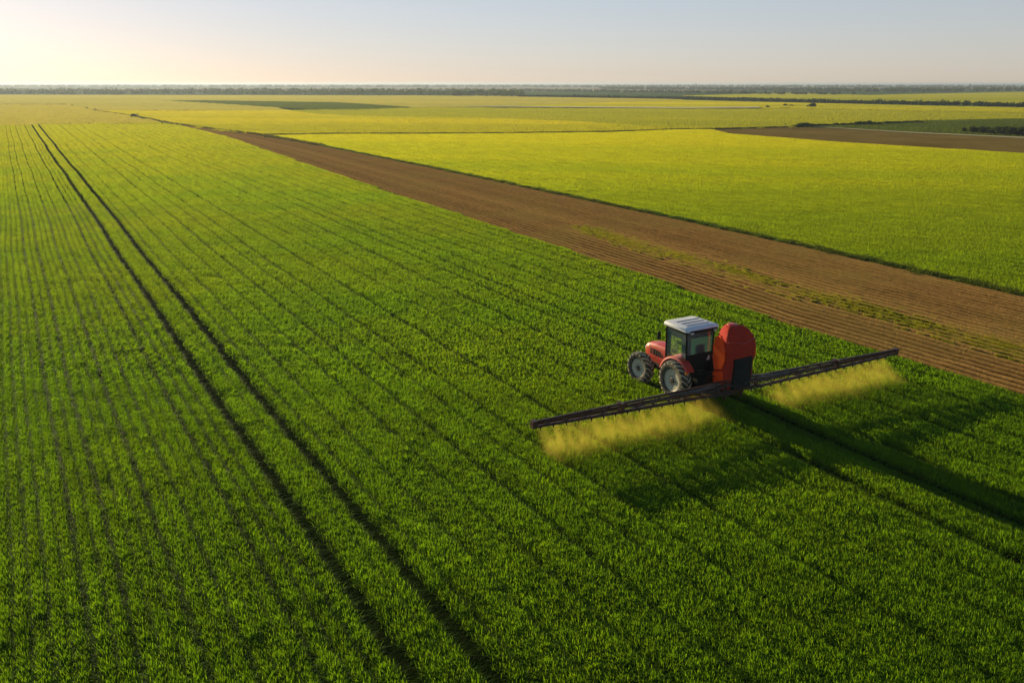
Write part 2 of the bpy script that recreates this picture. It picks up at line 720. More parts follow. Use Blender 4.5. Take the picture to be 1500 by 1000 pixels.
def main_rows(L):
    r = np.random.default_rng(5)
    A = []
    a = -75.0
    i = 0
    nxt = 3
    while a < 62:
        A.append(a)
        left = a < 5.5
        i += 1
        if left:
            a += 0.395 + r.uniform(-.02, .05) + (r.uniform(0.08, 0.20) if r.random() < 0.33 else 0)
        else:
            a += 0.325 + r.uniform(-.01, .02)
            if i >= nxt:
                i = 0
                nxt = r.integers(3, 7)
                a += r.uniform(0.22, 0.38)
    A = [q for q in A if abs(q - 6.31) > 0.51 and abs(q - 8.03) > 0.51]
    A += [6.31 - 0.49, 6.31 + 0.49, 8.03 - 0.49, 8.03 + 0.49]
    return A, None


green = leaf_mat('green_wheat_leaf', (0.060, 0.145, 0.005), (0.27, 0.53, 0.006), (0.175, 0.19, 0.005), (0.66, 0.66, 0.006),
                 (0.020, 0.052, 0.005), (0.06, 0.14, 0.007), big=0.05, tf=0.5, var=0.38, far_glow=(20, 195))
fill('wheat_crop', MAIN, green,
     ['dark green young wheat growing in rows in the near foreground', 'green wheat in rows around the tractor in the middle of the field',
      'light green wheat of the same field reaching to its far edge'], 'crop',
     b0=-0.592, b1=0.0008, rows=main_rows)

# ---- ploughed strip between the green fields
STRIP_LO = [(262, 184), (330, 200), (500, 259), (1000, 424), (1140, 474), (1276, 513), (1500, 582), (2000, 738)]
STRIP_HI = [(255, 181.5), (383, 199), (500, 219), (683, 257), (1000, 323), (1245, 376), (1500, 434), (2000, 548)]


def resample(poly, n):
    P = np.array(poly)
    s = np.concatenate([[0], np.cumsum(np.hypot(*np.diff(P, axis=0).T))])
    t = np.linspace(0, 1, n) ** 1.0 * s[-1]
    return np.stack([np.interp(t, s, P[:, 0]), np.interp(t, s, P[:, 1])], 1)


def strip_mesh():
    lo = resample(world_poly(STRIP_LO), 420)
    hi = resample(world_poly(STRIP_HI), 420)
    nr = 29
    sub = 8
    m = nr * sub + 1
    u = np.linspace(0, 1, m)
    V = np.zeros((420, m, 3))
    base = lo[:, None, :] * (1 - u[None, :, None]) + hi[:, None, :] * u[None, :, None]
    V[:, :, :2] = base
    ph = u * nr
    amp = 0.08 + 0.07 * vnoise(np.floor(ph), np.zeros(m), 1.0, 8)
    z = (0.5 - 0.5 * np.cos(2 * np.pi * ph)) ** 1.3 * amp
    n = vnoise(base[:, :, 0], base[:, :, 1], 0.55, 4) * 0.05 + vnoise(base[:, :, 0], base[:, :, 1], 2.3, 9) * 0.04
    V[:, :, 2] = 0.01 + z[None, :] + n
    idx = np.arange(420 * m).reshape(420, m)
    f = np.stack([idx[:-1, :-1], idx[:-1, 1:], idx[1:, 1:], idx[1:, :-1]], -1).reshape(-1, 4)
    me = np_mesh('ploughed_strip', V.reshape(-1, 3), f[:, ::-1], np.tile((0.5 - 0.5 * np.cos(2 * np.pi * ph)) * (0.6 + 0.4 * vnoise(np.floor(ph), np.zeros(m), 1.0, 2)), 420))
    if me.polygons[0].normal.z < 0:
        me.flip_normals()
    m_, nt, out = new_mat('ploughed_soil')
    geo = N(nt, 'ShaderNodeNewGeometry')
    at = N(nt, 'ShaderNodeAttribute', attribute_name='tone')
    f1 = noise_tex(nt, geo.outputs['Position'], 3.5, 6.0, 0.7)
    f3 = noise_tex(nt, geo.outputs['Position'], 0.12, 3.0, 0.5)
    c = mix_col(nt, math_node(nt, 'ADD', math_node(nt, 'MULTIPLY', at.outputs['Fac'], 1.0), math_node(nt, 'MULTIPLY_ADD', f1, 1.0, -0.5), clamp=True),
                (0.045, 0.021, 0.005), (0.46, 0.255, 0.068))  # soil tones plus furrow shading put into the colour: dark troughs, pale ridges
    c = mix_col(nt, ramp(nt, f3, [(0.4, 0.0), (0.75, 0.5)]), c, (0.26, 0.19, 0.04))
    b = N(nt, 'ShaderNodeBsdfPrincipled')
    b.inputs['Roughness'].default_value = 1.0
    b.inputs['Specular IOR Level'].default_value = 0.0
    nt.links.new(c, b.inputs['Base Color'])
    bp = N(nt, 'ShaderNodeBump')
    bp.inputs['Strength'].default_value = 0.9
    bp.inputs['Distance'].default_value = 0.08
    nt.links.new(noise_tex(nt, geo.outputs['Position'], 7.0, 5.0, 0.7), bp.inputs['Height'])
    nt.links.new(bp.outputs[0], b.inputs['Normal'])
    nt.links.new(b.outputs[0], out.inputs[0])
    me.materials.append(m_)
    o = bpy.data.objects.new('ploughed_strip', me)
    COL.objects.link(o)
    tag(o, 'brown ploughed strip with furrows between the two green fields', 'ploughed soil', kind='structure')


strip_mesh()

# weeds coming up along the middle of the ploughed strip
weed = leaf_mat('yellow_green_weed', (0.15, 0.16, 0.012), (0.42, 0.42, 0.02), (0.20, 0.18, 0.012), (0.50, 0.44, 0.02), big=0.2, tf=0.45, var=0.4)


def weeds():
    n = 3800
    lo = np.array([ground(px, py) for px, py in ((840, 333), (1010, 383), (1150, 424), (1300, 463), (1500, 519), (1700, 575))])
    s = np.concatenate([[0], np.cumsum(np.hypot(*np.diff(lo, axis=0).T))])
    t = rng.random(n) * s[-1]
    off = np.round(rng.normal(0, 1.3, n)) * 0.62 + rng.normal(0, 0.08, n)
    X = np.interp(t, s, lo[:, 0]) + off * 0.5
    Y = np.interp(t, s, lo[:, 1]) + off * 0.87
    k = vnoise(X, Y, 3.0, 12) + rng.normal(0, 0.3, n) > 0.45
    X, Y = X[k], Y[k]
    n = len(X)
    rot = np.stack([np.zeros(n), np.zeros(n), 2.1 + rng.normal(0, 0.25, n)], 1)
    sc = np.stack([rng.uniform(0.2, 0.6, n), rng.uniform(0.3, 0.7, n), rng.uniform(0.35, 0.7, n)], 1)
    c = piece_collection('weeds', 1, weed)
    scatter('weeds', np.stack([X, Y, np.full(n, 0.05)], 1), rot, sc, c, 'yellow green weeds in a thin streak along the ploughed strip', 'weeds')


weeds()

# ---- field beyond the ploughed strip
F2 = world_poly([(383, 198.5), (500, 197), (700, 197), (900, 194), (985, 190.5), (1040, 190.5), (1067, 197), (1233, 210), (1500, 226), (2000, 256),
                 (2000, 548), (1500, 434), (1245, 376), (1000, 323), (683, 257), (500, 219)])
flat('field_floor', F2, 0.008, soil_green, 'green floor of the field beyond the ploughed strip', 'soil')
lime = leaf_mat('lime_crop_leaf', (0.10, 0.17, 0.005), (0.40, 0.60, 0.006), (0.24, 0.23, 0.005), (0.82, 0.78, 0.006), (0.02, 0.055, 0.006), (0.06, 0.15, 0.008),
                big=0.035, stretch_dir=R(-12), tf=0.5, var=0.5, far_glow=(45, 190))
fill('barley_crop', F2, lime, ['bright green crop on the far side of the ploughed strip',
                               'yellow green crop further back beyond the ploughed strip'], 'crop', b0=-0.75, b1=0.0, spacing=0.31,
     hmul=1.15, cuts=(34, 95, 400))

# ---- farther fields: (name, outline, leaf colours, label)
def fieldmat(name, d, t, d2=None, t2=None, big=0.008, sd=R(-8), tf=0.5, var=0.15, pstr=1.0):
    return leaf_mat(name, d, t, d2 or d, t2 or t, big=big, stretch_dir=sd, tf=tf, var=var, pstr=pstr)


yellow = fieldmat('yellow_rape', (0.27, 0.235, 0.008), (0.76, 0.66, 0.012), (0.15, 0.17, 0.008), (0.46, 0.48, 0.012))
olive = fieldmat('olive_crop', (0.12, 0.145, 0.012), (0.38, 0.42, 0.02), (0.18, 0.18, 0.01), (0.54, 0.52, 0.02))
khaki = fieldmat('khaki_crop', (0.21, 0.19, 0.035), (0.52, 0.47, 0.06), (0.23, 0.20, 0.035), (0.56, 0.50, 0.06))
deep = fieldmat('deep_green_crop', (0.035, 0.058, 0.010), (0.10, 0.145, 0.015), (0.045, 0.065, 0.010), (0.12, 0.16, 0.015))
pale = fieldmat('pale_crop', (0.24, 0.22, 0.045), (0.54, 0.49, 0.08), (0.20, 0.20, 0.045), (0.46, 0.44, 0.07))
brown_s = soil_mat('brown_fallow', (0.17, 0.11, 0.022), (0.27, 0.18, 0.045), 0.05)

FIELDS = [
    ('rapeseed_crop', [(262, 183), (200, 171), (150, 163), (300, 163), (420, 163), (500, 171), (717, 174), (860, 180), (985, 190), (900, 193.5), (700, 196.5), (500, 196.5), (383, 198), (320, 192)],
     yellow, 'yellow field behind the ploughed strip, left of centre'),
    ('khaki_crop', [(-420, 184), (0, 183.5), (232, 180.5), (200, 172), (140, 162.5), (100, 154), (-420, 154)],
     khaki, 'khaki field at the left beyond the near green field'),
    ('olive_crop', [(985, 190), (860, 180), (717, 174), (500, 171), (420, 163), (560, 160), (640, 158.5), (1000, 160.5), (1200, 161), (1500, 167), (2000, 174), (2000, 182), (1500, 174.5), (1400, 176.5), (1283, 180.5), (1207, 186), (1150, 186.5), (1023, 190)],
     olive, 'olive green field in the distance, right of centre'),
    ('deep_green_crop', [(1207, 186.5), (1283, 181), (1400, 177), (1500, 175), (2000, 182.5), (2000, 232), (1500, 201.5), (1333, 194)],
     deep, 'deep green field at the right edge behind the shrubs'),
    ('bright_rapeseed_crop', [(640, 157.5), (740, 156.5), (1000, 147.5), (1200, 152.5), (1500, 159), (2000, 168), (2000, 173), (1500, 166), (1200, 160), (1000, 159.5)],
     yellow, 'bright yellow band of rapeseed before the right hand windbreak'),
    ('dark_patch_crop', [(235, 148.5), (300, 148), (500, 151), (560, 155), (600, 158), (540, 162), (480, 162), (400, 158), (330, 153)],
     deep, 'dark green sliver of crop within the distant yellow fields'),
    ('pale_crop', [(-420, 153), (100, 153), (150, 162), (420, 162.5), (400, 158.5), (330, 153.5), (235, 148), (300, 147.5), (500, 150.5), (560, 154.5), (610, 158), (740, 156), (1000, 146.5), (760, 141), (0, 139.5), (-420, 139.5)],
     pale, 'pale yellow distant field in front of the forest'),
    ('far_olive_crop', [(1000, 141), (1160, 137), (1277, 140), (1500, 135), (2000, 134), (2000, 160), (1500, 153), (1200, 147)],
     olive, 'muted green field behind the long windbreak at the right'),
]
z = 0.012
for nm, pts, mt, lb in FIELDS:
    pw = world_poly(pts)
    flat('field_floor', pw, z, soil_green, 'floor of the ' + lb, 'soil')
    fill(nm, pw, mt, lb, 'crop', b0=-0.55, spacing=0.55, hmul=1.1, cuts=(1, 2, 190), margin=200, dmax=1900, zoff=z)
    z += 0.012

# brown fallow field at the right, with the farm track along it
FALLOW = world_poly([(1023, 191.5), (1067, 197.5), (1233, 210.5), (1500, 226.5), (2000, 256), (2000, 233), (1500, 204), (1333, 196), (1207, 188), (1150, 187.5)])
flat('fallow_field', FALLOW, 0.16, brown_s, 'bare brown field at the right beyond the green crop', 'field')
track_m = soil_mat('pale_track', (0.42, 0.36, 0.16), (0.5, 0.44, 0.22), 0.1)
flat('dirt_track', world_poly([(1160, 186.3), (1207, 187.7), (1333, 195.7), (1500, 203.7), (1700, 217), (1700, 214), (1500, 201.8), (1333, 194.2), (1207, 186.8)]), 0.20, track_m,
     'pale dirt track along the brown field at the right', 'track')
flat('farm_road', world_poly([(640, 157.6), (740, 158.2), (1000, 160.3), (1112, 159.6), (1112, 158.5), (1000, 159.2), (740, 157.4)]), 0.62, soil_mat('chalk', (0.8, 0.74, 0.5), (0.86, 0.8, 0.56), 0.05),
     'thin pale road crossing the distant fields', 'road')


# ------------------------------------------------------------------ trees, bushes, hedges
def leafy(blobs, n, leaf, seed, shell=0.55):
    """leaf clumps spread through several uneven blobs: (cx,cy,cz,rx,ry,rz)"""
    r = np.random.default_rng(seed)
    B = np.array(blobs)
    vol = B[:, 3] * B[:, 4] * B[:, 5]
    k = r.choice(len(B), n, p=vol / vol.sum())
    d = r.normal(0, 1, (n, 3))
    d /= np.linalg.norm(d, axis=1)[:, None]
    rad = (shell + (1 - shell) * r.random(n)) ** 0.6
    c = B[k, :3] + d * rad[:, None] * B[k, 3:6]
    c += r.normal(0, leaf * 0.4, (n, 3))
    s = leaf * r.uniform(0.6, 1.4, n)
    u = r.normal(0, 1, (n, 3))
    u /= np.linalg.norm(u, axis=1)[:, None]
    v = np.cross(u, r.normal(0, 1, (n, 3)))
    v /= np.linalg.norm(v, axis=1)[:, None]
    u, v = u * s[:, None], v * s[:, None] * 0.7
    V = np.stack([c - u - v * 0.3, c - v, c + u + v * 0.2, c + v], 1).reshape(-1, 3)
    V[:, 2] = np.maximum(V[:, 2], 0.0)
    Fc = np.arange(4 * n).reshape(-1, 4)
    return V, Fc, np.repeat(r.random(n), 4)


bush_leaf = leaf_mat('bush_leaf', (0.028, 0.050, 0.012), (0.07, 0.11, 0.02), (0.045, 0.065, 0.014), (0.10, 0.13, 0.02), big=0.2, tf=0.3, var=0.5)
tree_leaf = leaf_mat('tree_leaf', (0.030, 0.055, 0.018), (0.06, 0.10, 0.02), (0.045, 0.07, 0.02), (0.08, 0.12, 0.03), big=0.01, tf=0.3, var=0.5)
bark = paint('bark', (0.07, 0.05, 0.035), 0.9, dirt=0.3)

bush_protos = []


def shrub(kind, h, wd, seed, label, cat='shrub', group=None, name='shrub'):
    r = random.Random(seed)
    root = empty(name)
    blobs = [(r.uniform(-.3, .3) * wd, r.uniform(-.3, .3) * wd, h * r.uniform(.35, .7), wd * r.uniform(.25, .42), wd * r.uniform(.25, .42), h * r.uniform(.25, .38)) for _ in range(6)]
    V, Fc, t = leafy(blobs, 700, 0.085 * max(h, 0.8), seed)
    me = np_mesh('crown', V, Fc, t)
    me.materials.append(bush_leaf)
    o = bpy.data.objects.new('crown', me)
    COL.objects.link(o)
    o.parent = root
    mb = MB()
    for k in range(3):
        a = r.uniform(0, 6.28)
        mb.tube([(0, 0, -0.02), (math.cos(a) * wd * .08, math.sin(a) * wd * .08, h * .3), (math.cos(a) * wd * .25, math.sin(a) * wd * .25, h * .65)], 0.04 * h, 6, 0.012 * h)
    mb.build('trunk', bark, root)
    tag(root, label, cat, group)
    return root


def copy_tree(o, parent=None):
    c = o.copy()
    COL.objects.link(c)
    c.parent = parent
    for ch in list(o.children):
        if ch.name.split('.')[0] in ('crown', 'trunk'):
            copy_tree(ch, c)
    return c


protos = [shrub(0, 1.0, 1.1, 31 + k, 'x') for k in range(4)]
_used = [False] * 4


def put_shrub(px, py, h, wd, label, group, name='shrub'):
    k = random.randrange(4)
    if _used[k]:
        kids = list(protos[k].children)
        c = protos[k].copy()
        COL.objects.link(c)
        for ch in kids:
            d = ch.copy()
            COL.objects.link(d)
            d.parent = c
    else:
        c = protos[k]
        _used[k] = True
    x, y = ground(px, py)
    c.location = (x, y, 0.0)
    c.rotation_euler = (0, 0, random.uniform(0, 6.28))
    c.scale = (wd, wd, h)
    tag(c, label, 'shrub', group)
    return c


# row of shrubs by the track at the right edge
for i, (px, py, h, wd) in enumerate([(1411, 194.5, 0.85, 0.9), (1418, 195, 0.5, 0.7), (1427, 196, 1.25, 1.7), (1434, 196.3, 1.3, 1.9), (1441, 196.8, 1.2, 1.7), (1448, 197.3, 1.15, 1.2),
                                     (1456, 197.8, 1.35, 1.9), (1463, 198.2, 1.35, 2.0), (1474, 199, 1.5, 2.0), (1482, 199.5, 1.5, 2.1), (1489, 200, 1.35, 1.9), (1498, 200.4, 1.6, 2.2), (1508, 201, 1.5, 2.1), (1518, 201.5, 1.4, 2.0)]):
    if i == 0:
        lb = 'small dark shrub standing alone at the left end of the row by the dirt track'
    elif i == 1:
        lb = 'lowest of the dark shrubs, second from the left in the row by the dirt track'
    else:
        lb = 'dark rounded shrub in the dense row between dirt track and deep green field'
    put_shrub(px, py, h * 1.5, wd * 1.15, lb, 'shrubs in a row beside the dirt track')

# hedge of low bushes between olive field and deep green field
for i in range(58):
    t = i / 57
    px = 1167 + t * 180 + random.uniform(-1, 1)
    py = 187.0 - t * 6.0
    big = 1.0 + 0.5 * math.exp(-((px - 1177) / 7) ** 2) + (0.4 if 1255 < px < 1272 else 0)
    put_shrub(px, py, random.uniform(0.7, 1.0) * big, random.uniform(1.0, 1.7) * big, 'low dark bush in the thin hedge line leading to the deep green field', 'bushes of the thin hedge line', 'hedge_bush')

# lone bushes in the distant yellow field
for px, py, h, wd, lb in [(1123.5, 158.5, 1.3, 1.8, 'single small dark bush at the end of the thin pale road'),
                          (1150, 156, 1.4, 2.0, 'upper left bush of the close pair in the distant yellow field'),
                          (1158, 156.2, 1.0, 2.2, 'flat bush right beside the taller one in the distant yellow field'),
                          (1152, 159.3, 0.6, 5.0, 'low wide scrub lying just below the pair of distant bushes'),
                          (1189, 157.5, 2.3, 4.2, 'largest rounded grey green bush standing alone in the distant yellow field')]:
    put_shrub(px, py, h, wd, lb, 'bushes scattered in the distant yellow field', 'field_bush')
put_shrub(198, 172.5, 1.4, 2.2, 'small dark bush on the grassy bank at the left', 'bushes on the grassy bank', 'field_bush')


def wood(name, line, h, dep, step, label, seed, leaf=0.9, nleaf=30, jag=0.12, cw=0.9):
    """a far-off belt of trees: many crowns merged in one mass"""
    r = np.random.default_rng(seed)
    P = np.array([ground(px, py) for px, py in line])
    s = np.concatenate([[0], np.cumsum(np.hypot(*np.diff(P, axis=0).T))])
    n = int(s[-1] / step)
    t = (np.arange(n) + r.uniform(-.4, .4, n)) * step
    X = np.interp(t, s, P[:, 0])
    Y = np.interp(t, s, P[:, 1])
    VV, FF, TT = [], [], []
    off = 0
    for x, y in zip(X, Y):
        y += abs(r.normal(0, 1)) * dep
        hh = h * r.uniform(1 - jag, 1 + jag * .6) * (0.8 + 0.4 * vnoise(np.array([x]), np.array([y]), h * 8, seed)[0])
        wd = hh * r.uniform(.7, 1.2) * cw
        bl = [(x + r.uniform(-.4, .4) * wd, y + r.uniform(-.4, .4) * wd, hh * r.uniform(.35, .75), wd * r.uniform(.5, .8), wd * r.uniform(.5, .8), hh * .3) for _ in range(3)]
        bl.append((x, y, hh * .3, wd * .8, wd * .8, hh * .3))
        V, Fc, tn = leafy(bl, nleaf, leaf, int(r.integers(1 << 30)), 0.3)
        VV.append(V)
        FF.append(Fc + off)
        TT.append(tn)
        off += len(V)
    me = np_mesh(name, np.concatenate(VV), np.concatenate(FF), np.concatenate(TT))
    me.materials.append(tree_leaf)
    o = bpy.data.objects.new(name, me)
    COL.objects.link(o)
    tag(o, label, 'woodland', kind='stuff')
    return o


wood('windbreak', [(760, 142.5), (1000, 146), (1200, 151), (1500, 157.5), (2000, 168)], 2.5, 3, 1.3, 'long dark windbreak of trees crossing the right side', 3, leaf=0.5, nleaf=44, jag=0.14, cw=1.0)
wood('forest', [(330, 139.5), (500, 140.2), (640, 141), (765, 142.5)], 6.0, 160, 0.9, 'dark green forest behind the pale field, left of centre', 4, leaf=1.0)
wood('hazy_forest', [(-200, 139), (0, 139.5), (225, 139.5), (330, 139)], 6.0, 160, 1.3, 'grey hazy woodland at the far left below the horizon', 5, leaf=1.1, nleaf=22)
wood('far_treeline', [(225, 136), (420, 135)], 4.0, 60, 5, 'thin tree line behind the gap in the hazy woodland', 6, leaf=1.2)
wood('mid_treeline', [(760, 134), (1000, 137), (1140, 139), (1260, 140)], 3.5, 60, 2.5, 'broken tree line in the middle distance, right of centre', 7, leaf=0.9)
wood('distant_forest', [(900, 131.5), (1160, 133.5), (1280, 135.5), (1500, 134), (1800, 133.5)], 4.5, 250, 2.0, 'blue green distant forest at the right under the horizon', 8, leaf=1.6)
wood('horizon_forest', [(-100, 128), (700, 128), (1600, 128.5)], 4, 500, 4.5, 'faint blue belt of forest just under the horizon', 9, leaf=3.0, nleaf=24, cw=1.5, jag=.15)

# grassy bank: rough grass edge leading from the hazy left field to the ploughed strip
rough = leaf_mat('rough_grass', (0.05, 0.06, 0.012), (0.12, 0.13, 0.02), (0.07, 0.07, 0.015), (0.16, 0.15, 0.02), big=0.1, tf=0.4, var=0.5)


def verge(name, line, wd, n, hs, label, lod=1, mat=rough, dirr=None):
    P = np.array([ground(px, py) for px, py in line])
    s = np.concatenate([[0], np.cumsum(np.hypot(*np.diff(P, axis=0).T))])
    t = rng.random(n) * s[-1]
    X = np.interp(t, s, P[:, 0]) + rng.normal(0, wd, n)
    Y = np.interp(t, s, P[:, 1]) + rng.normal(0, wd, n)
    k = np.clip(np.searchsorted(s, t) - 1, 0, len(P) - 2)
    d = P[k + 1] - P[k]
    ang = np.arctan2(d[:, 1], d[:, 0])
    rot = np.stack([np.zeros(n), np.zeros(n), ang + rng.normal(0, .15, n)], 1)
    sc = np.stack([rng.uniform(.7, 1.2, n), rng.uniform(.8, 1.3, n), hs * rng.uniform(.6, 1.4, n)], 1)
    c = piece_collection(name, lod, mat)
    return scatter(name, np.stack([X, Y, np.zeros(n)], 1), rot, sc, c, label, 'grass')


verge('grassy_bank', [(135, 162), (195, 170.5), (235, 178.5), (262, 183), (300, 188.5), (383, 198.5), (470, 214)], 0.55, 900, 1.5, 'dark rough grass bank winding between the left fields and the ploughed strip', 2)
verge('field_margin', [(383, 199), (500, 197.3), (700, 197), (900, 194.3), (985, 191), (1060, 190), (1160, 187)], 0.22, 1300, 1.5, 'thin dark grass margin crossing the far yellow fields', 2)
edge_leaf = leaf_mat('edge_leaf', (0.04, 0.075, 0.01), (0.12, 0.20, 0.02), (0.06, 0.085, 0.01), (0.18, 0.2, 0.02), big=0.1, tf=0.4, var=0.5)
verge('edge_grass', [(470, 214), (683, 257), (1000, 323.5), (1245, 376.5), (1500, 434.5), (1750, 491)], 0.22, 900, 1.25, 'taller dark green grass along the upper edge of the ploughed strip', 1, edge_leaf)

# ------------------------------------------------------------------ the tractor
M_RED = paint('red_paint', (0.50, 0.030, 0.012), 0.45, dirt=0.35, dirtcol=(0.22, 0.09, 0.04), coat=0.2)
M_WHITE = paint('white_roof', (0.72, 0.72, 0.68), 0.5, dirt=0.3, dirtcol=(0.4, 0.36, 0.28))
M_GROOVE = paint('grey_groove', (0.16, 0.16, 0.18), 0.7)
M_BLACK = paint('black_plastic', (0.010, 0.011, 0.012), 0.6, spec=0.2, dirt=0.2, dirtcol=(0.05, 0.045, 0.03))
M_CHASS = paint('dark_chassis', (0.03, 0.028, 0.026), 0.6, dirt=0.4, dirtcol=(0.09, 0.07, 0.045))
M_TYRE = paint('tyre_rubber', (0.028, 0.026, 0.022), 0.85, dirt=0.9, dirtcol=(0.22, 0.19, 0.10), scale=7)
M_LUG = paint('sunlit_dusty_lug', (0.62, 0.56, 0.36), 0.9, dirt=0.5, dirtcol=(0.10, 0.09, 0.06), scale=9)  # dusty tread, with the warm sunlight on it put into the cream colour
M_RIM = paint('grey_rim', (0.50, 0.46, 0.34), 0.5, dirt=0.15, dirtcol=(0.25, 0.22, 0.16))
M_SEAT = paint('seat_fabric', (0.06, 0.06, 0.06), 0.9)
M_DASH = paint('pale_dash', (0.42, 0.44, 0.34), 0.7)
M_STEEL = paint('bare_steel', (0.10, 0.09, 0.085), 0.4, metal=0.5)
M_LAMP = paint('lamp_lens', (0.7, 0.68, 0.6), 0.2)
M_AMBER = paint('amber_lens', (0.7, 0.22, 0.02), 0.3)

gm, nt, out = new_mat('cab_glass')
tb = N(nt, 'ShaderNodeBsdfTransparent')
tb.inputs[0].default_value = (0.60, 0.72, 0.66, 1)
gl = N(nt, 'ShaderNodeBsdfGlossy')
gl.inputs['Roughness'].default_value = 0.04
gl.inputs['Color'].default_value = (0.9, 1, 0.96, 1)
fr = N(nt, 'ShaderNodeFresnel')
fr.inputs[0].default_value = 1.5
mx = N(nt, 'ShaderNodeMixShader')
nt.links.new(math_node(nt, 'MULTIPLY_ADD', fr.outputs[0], 1.0, 0.03, clamp=True), mx.inputs[0])
nt.links.new(tb.outputs[0], mx.inputs[1])
nt.links.new(gl.outputs[0], mx.inputs[2])
df = N(nt, 'ShaderNodeBsdfDiffuse')
df.inputs[0].default_value = (0.42, 0.50, 0.50, 1)
mx2 = N(nt, 'ShaderNodeMixShader')
mx2.inputs[0].default_value = 0.16
nt.links.new(mx.outputs[0], mx2.inputs[1])
nt.links.new(df.outputs[0], mx2.inputs[2])
nt.links.new(mx2.outputs[0], out.inputs[0])
M_GLASS = gm

tr = empty('tractor', (TR_POS[0], TR_POS[1], 0.0), math.pi / 2 + HEAD)
tag(tr, 'red tractor with a white cab roof working in the green field', 'tractor')


def wheel(x, y, Rr, wd, rimr, nl, steer=0.0):
    sgn = 1 if y > 0 else -1
    hw = wd / 2
    mb = MB()
    # rim dish
    mb.lathe([(rimr, -hw * .8), (rimr, hw * .72), (rimr * .93, hw * .80), (rimr * .88, hw * .68), (rimr * .35, hw * .55), (rimr * .30, hw * .66), (0.001, hw * .68)], 40)
    wob = mb.build('wheel', M_RIM, tr, smooth=True, loc=(x, y, Rr - 0.03), rot=(0, 0, (0 if sgn > 0 else math.pi) + steer))
    ty = MB()
    ty.lathe([(rimr * .97, -hw * .8), (rimr * 1.12, -hw), (Rr * .82, -hw * 1.05), (Rr * .93, -hw * .95), (Rr * .955, -hw * .6), (Rr * .965, 0), (Rr * .955, hw * .6),
              (Rr * .93, hw * .95), (Rr * .82, hw * 1.05), (rimr * 1.12, hw), (rimr * .97, hw * .8)], 48, cap=False)
    t = ty.build('tyre', M_TYRE, wob, smooth=True)
    lg = MB()
    for k in range(nl):
        for s in (-1, 1):
            a = 2 * math.pi * (k + (0.5 if s > 0 else 0)) / nl
            # lug runs from the centre line out to the shoulder, swept back
            secs = []
            for q, (yy, rr, da) in enumerate([(0.02, .962, 0.0), (0.55, .955, 0.11), (0.98, .90, 0.22), (1.07, .83, 0.26)]):
                aa = a - da * 1.1
                r0, r1 = Rr * rr - 0.01, Rr * (rr + (0.045 if q < 3 else 0.02))
                hwid = 0.028 / Rr * 0.8
                ring = []
                for (r_, dd) in ((r0, -hwid), (r1, -hwid * .75), (r1, hwid * .75), (r0, hwid)):
                    ring.append((r_ * math.cos(aa + dd), s * yy * hw, r_ * math.sin(aa + dd)))
                secs.append(ring)
            lg.loft(secs)
    lg.build('tread_lugs', M_LUG, wob)
    hb = MB()
    hb.lathe([(0.12 * Rr / .8, hw * .60), (0.12 * Rr / .8, hw * .78), (0.08 * Rr / .8, hw * .84), (0.001, hw * .84)], 20)
    for k in range(8):
        a = 2 * math.pi * k / 8
        hb.lathe([(0.016, hw * .55), (0.016, hw * .72), (0.001, hw * .72)], 6, c=(0.19 * Rr / .8 * math.cos(a), 0, 0.19 * Rr / .8 * math.sin(a)))
    hb.build('hub', M_CHASS, wob)
    return wob


wheel(0, 0.85, 0.80, 0.42, 0.47, 19)
wheel(0, -0.85, 0.80, 0.42, 0.47, 19)
wheel(2.15, 0.90, 0.68, 0.36, 0.40, 17, R(4))
wheel(2.15, -0.90, 0.68, 0.36, 0.40, 17, R(4))

mb = MB()
mb.box(-0.45, 0.9, -0.26, 0.26, 0.45, 0.98)
mb.box(0.9, 2.35, -0.20, 0.20, 0.52, 0.90)
mb.box(2.35, 2.55, -0.26, 0.26, 0.50, 0.78)
mb.build('chassis', M_CHASS, tr, bevel=0.02)
mb = MB()
mb.tube([(0, -0.78, 0.77), (0, 0.78, 0.77)], 0.14, 14)
mb.build('rear_axle', M_CHASS, tr, smooth=True)
mb = MB()
mb.tube([(2.15, -0.8, 0.62), (2.15, 0.8, 0.62)], 0.075, 12)
mb.box(1.9, 2.2, -0.14, 0.14, 0.55, 0.80)
mb.tube([(1.83, -0.7, 0.62), (1.83, 0.7, 0.62)], 0.022, 8)
mb.build('front_axle', M_CHASS, tr, bevel=0.01)


def hood_ring(x, hw, top, bot=0.86):
    P = [(-hw * .92, bot), (-hw, bot + .2), (-hw, top - .22), (-hw * .93, top - .10), (-hw * .72, top - .03), (0, top), (hw * .72, top - .03), (hw * .93, top - .10), (hw, top - .22), (hw, bot + .2), (hw * .92, bot)]
    return [(x, y, z) for y, z in P]


mb = MB()
mb.loft([hood_ring(0.84, .43, 1.66), hood_ring(1.2, .42, 1.65), hood_ring(1.8, .39, 1.60), hood_ring(2.3, .35, 1.52), hood_ring(2.52, .32, 1.44, .9), hood_ring(2.62, .26, 1.34, .96)])
hood = mb.build('hood', M_RED, tr, smooth=True, bevel=0.012)
for s in (-1, 1):
    mb = MB()
    for k in range(6):
        x0 = 1.25 + k * 0.15
        mb.quadprism([(x0, s * .405, 1.10), (x0 + .09, s * .405, 1.10), (x0 + .13, s * .39, 1.34), (x0 + .04, s * .39, 1.34)],
                     [(x0, s * .425, 1.10), (x0 + .09, s * .425, 1.10), (x0 + .13, s * .408, 1.34), (x0 + .04, s * .408, 1.34)])
    mb.build('louvre', M_BLACK, hood)
    mb = MB()
    mb.box(1.05, 2.25, min(s * .405, s * .43), max(s * .405, s * .43), 0.80, 1.04)
    mb.build('side_panel', M_RED if s > 0 else M_RED, hood, bevel=0.01)
mb = MB()
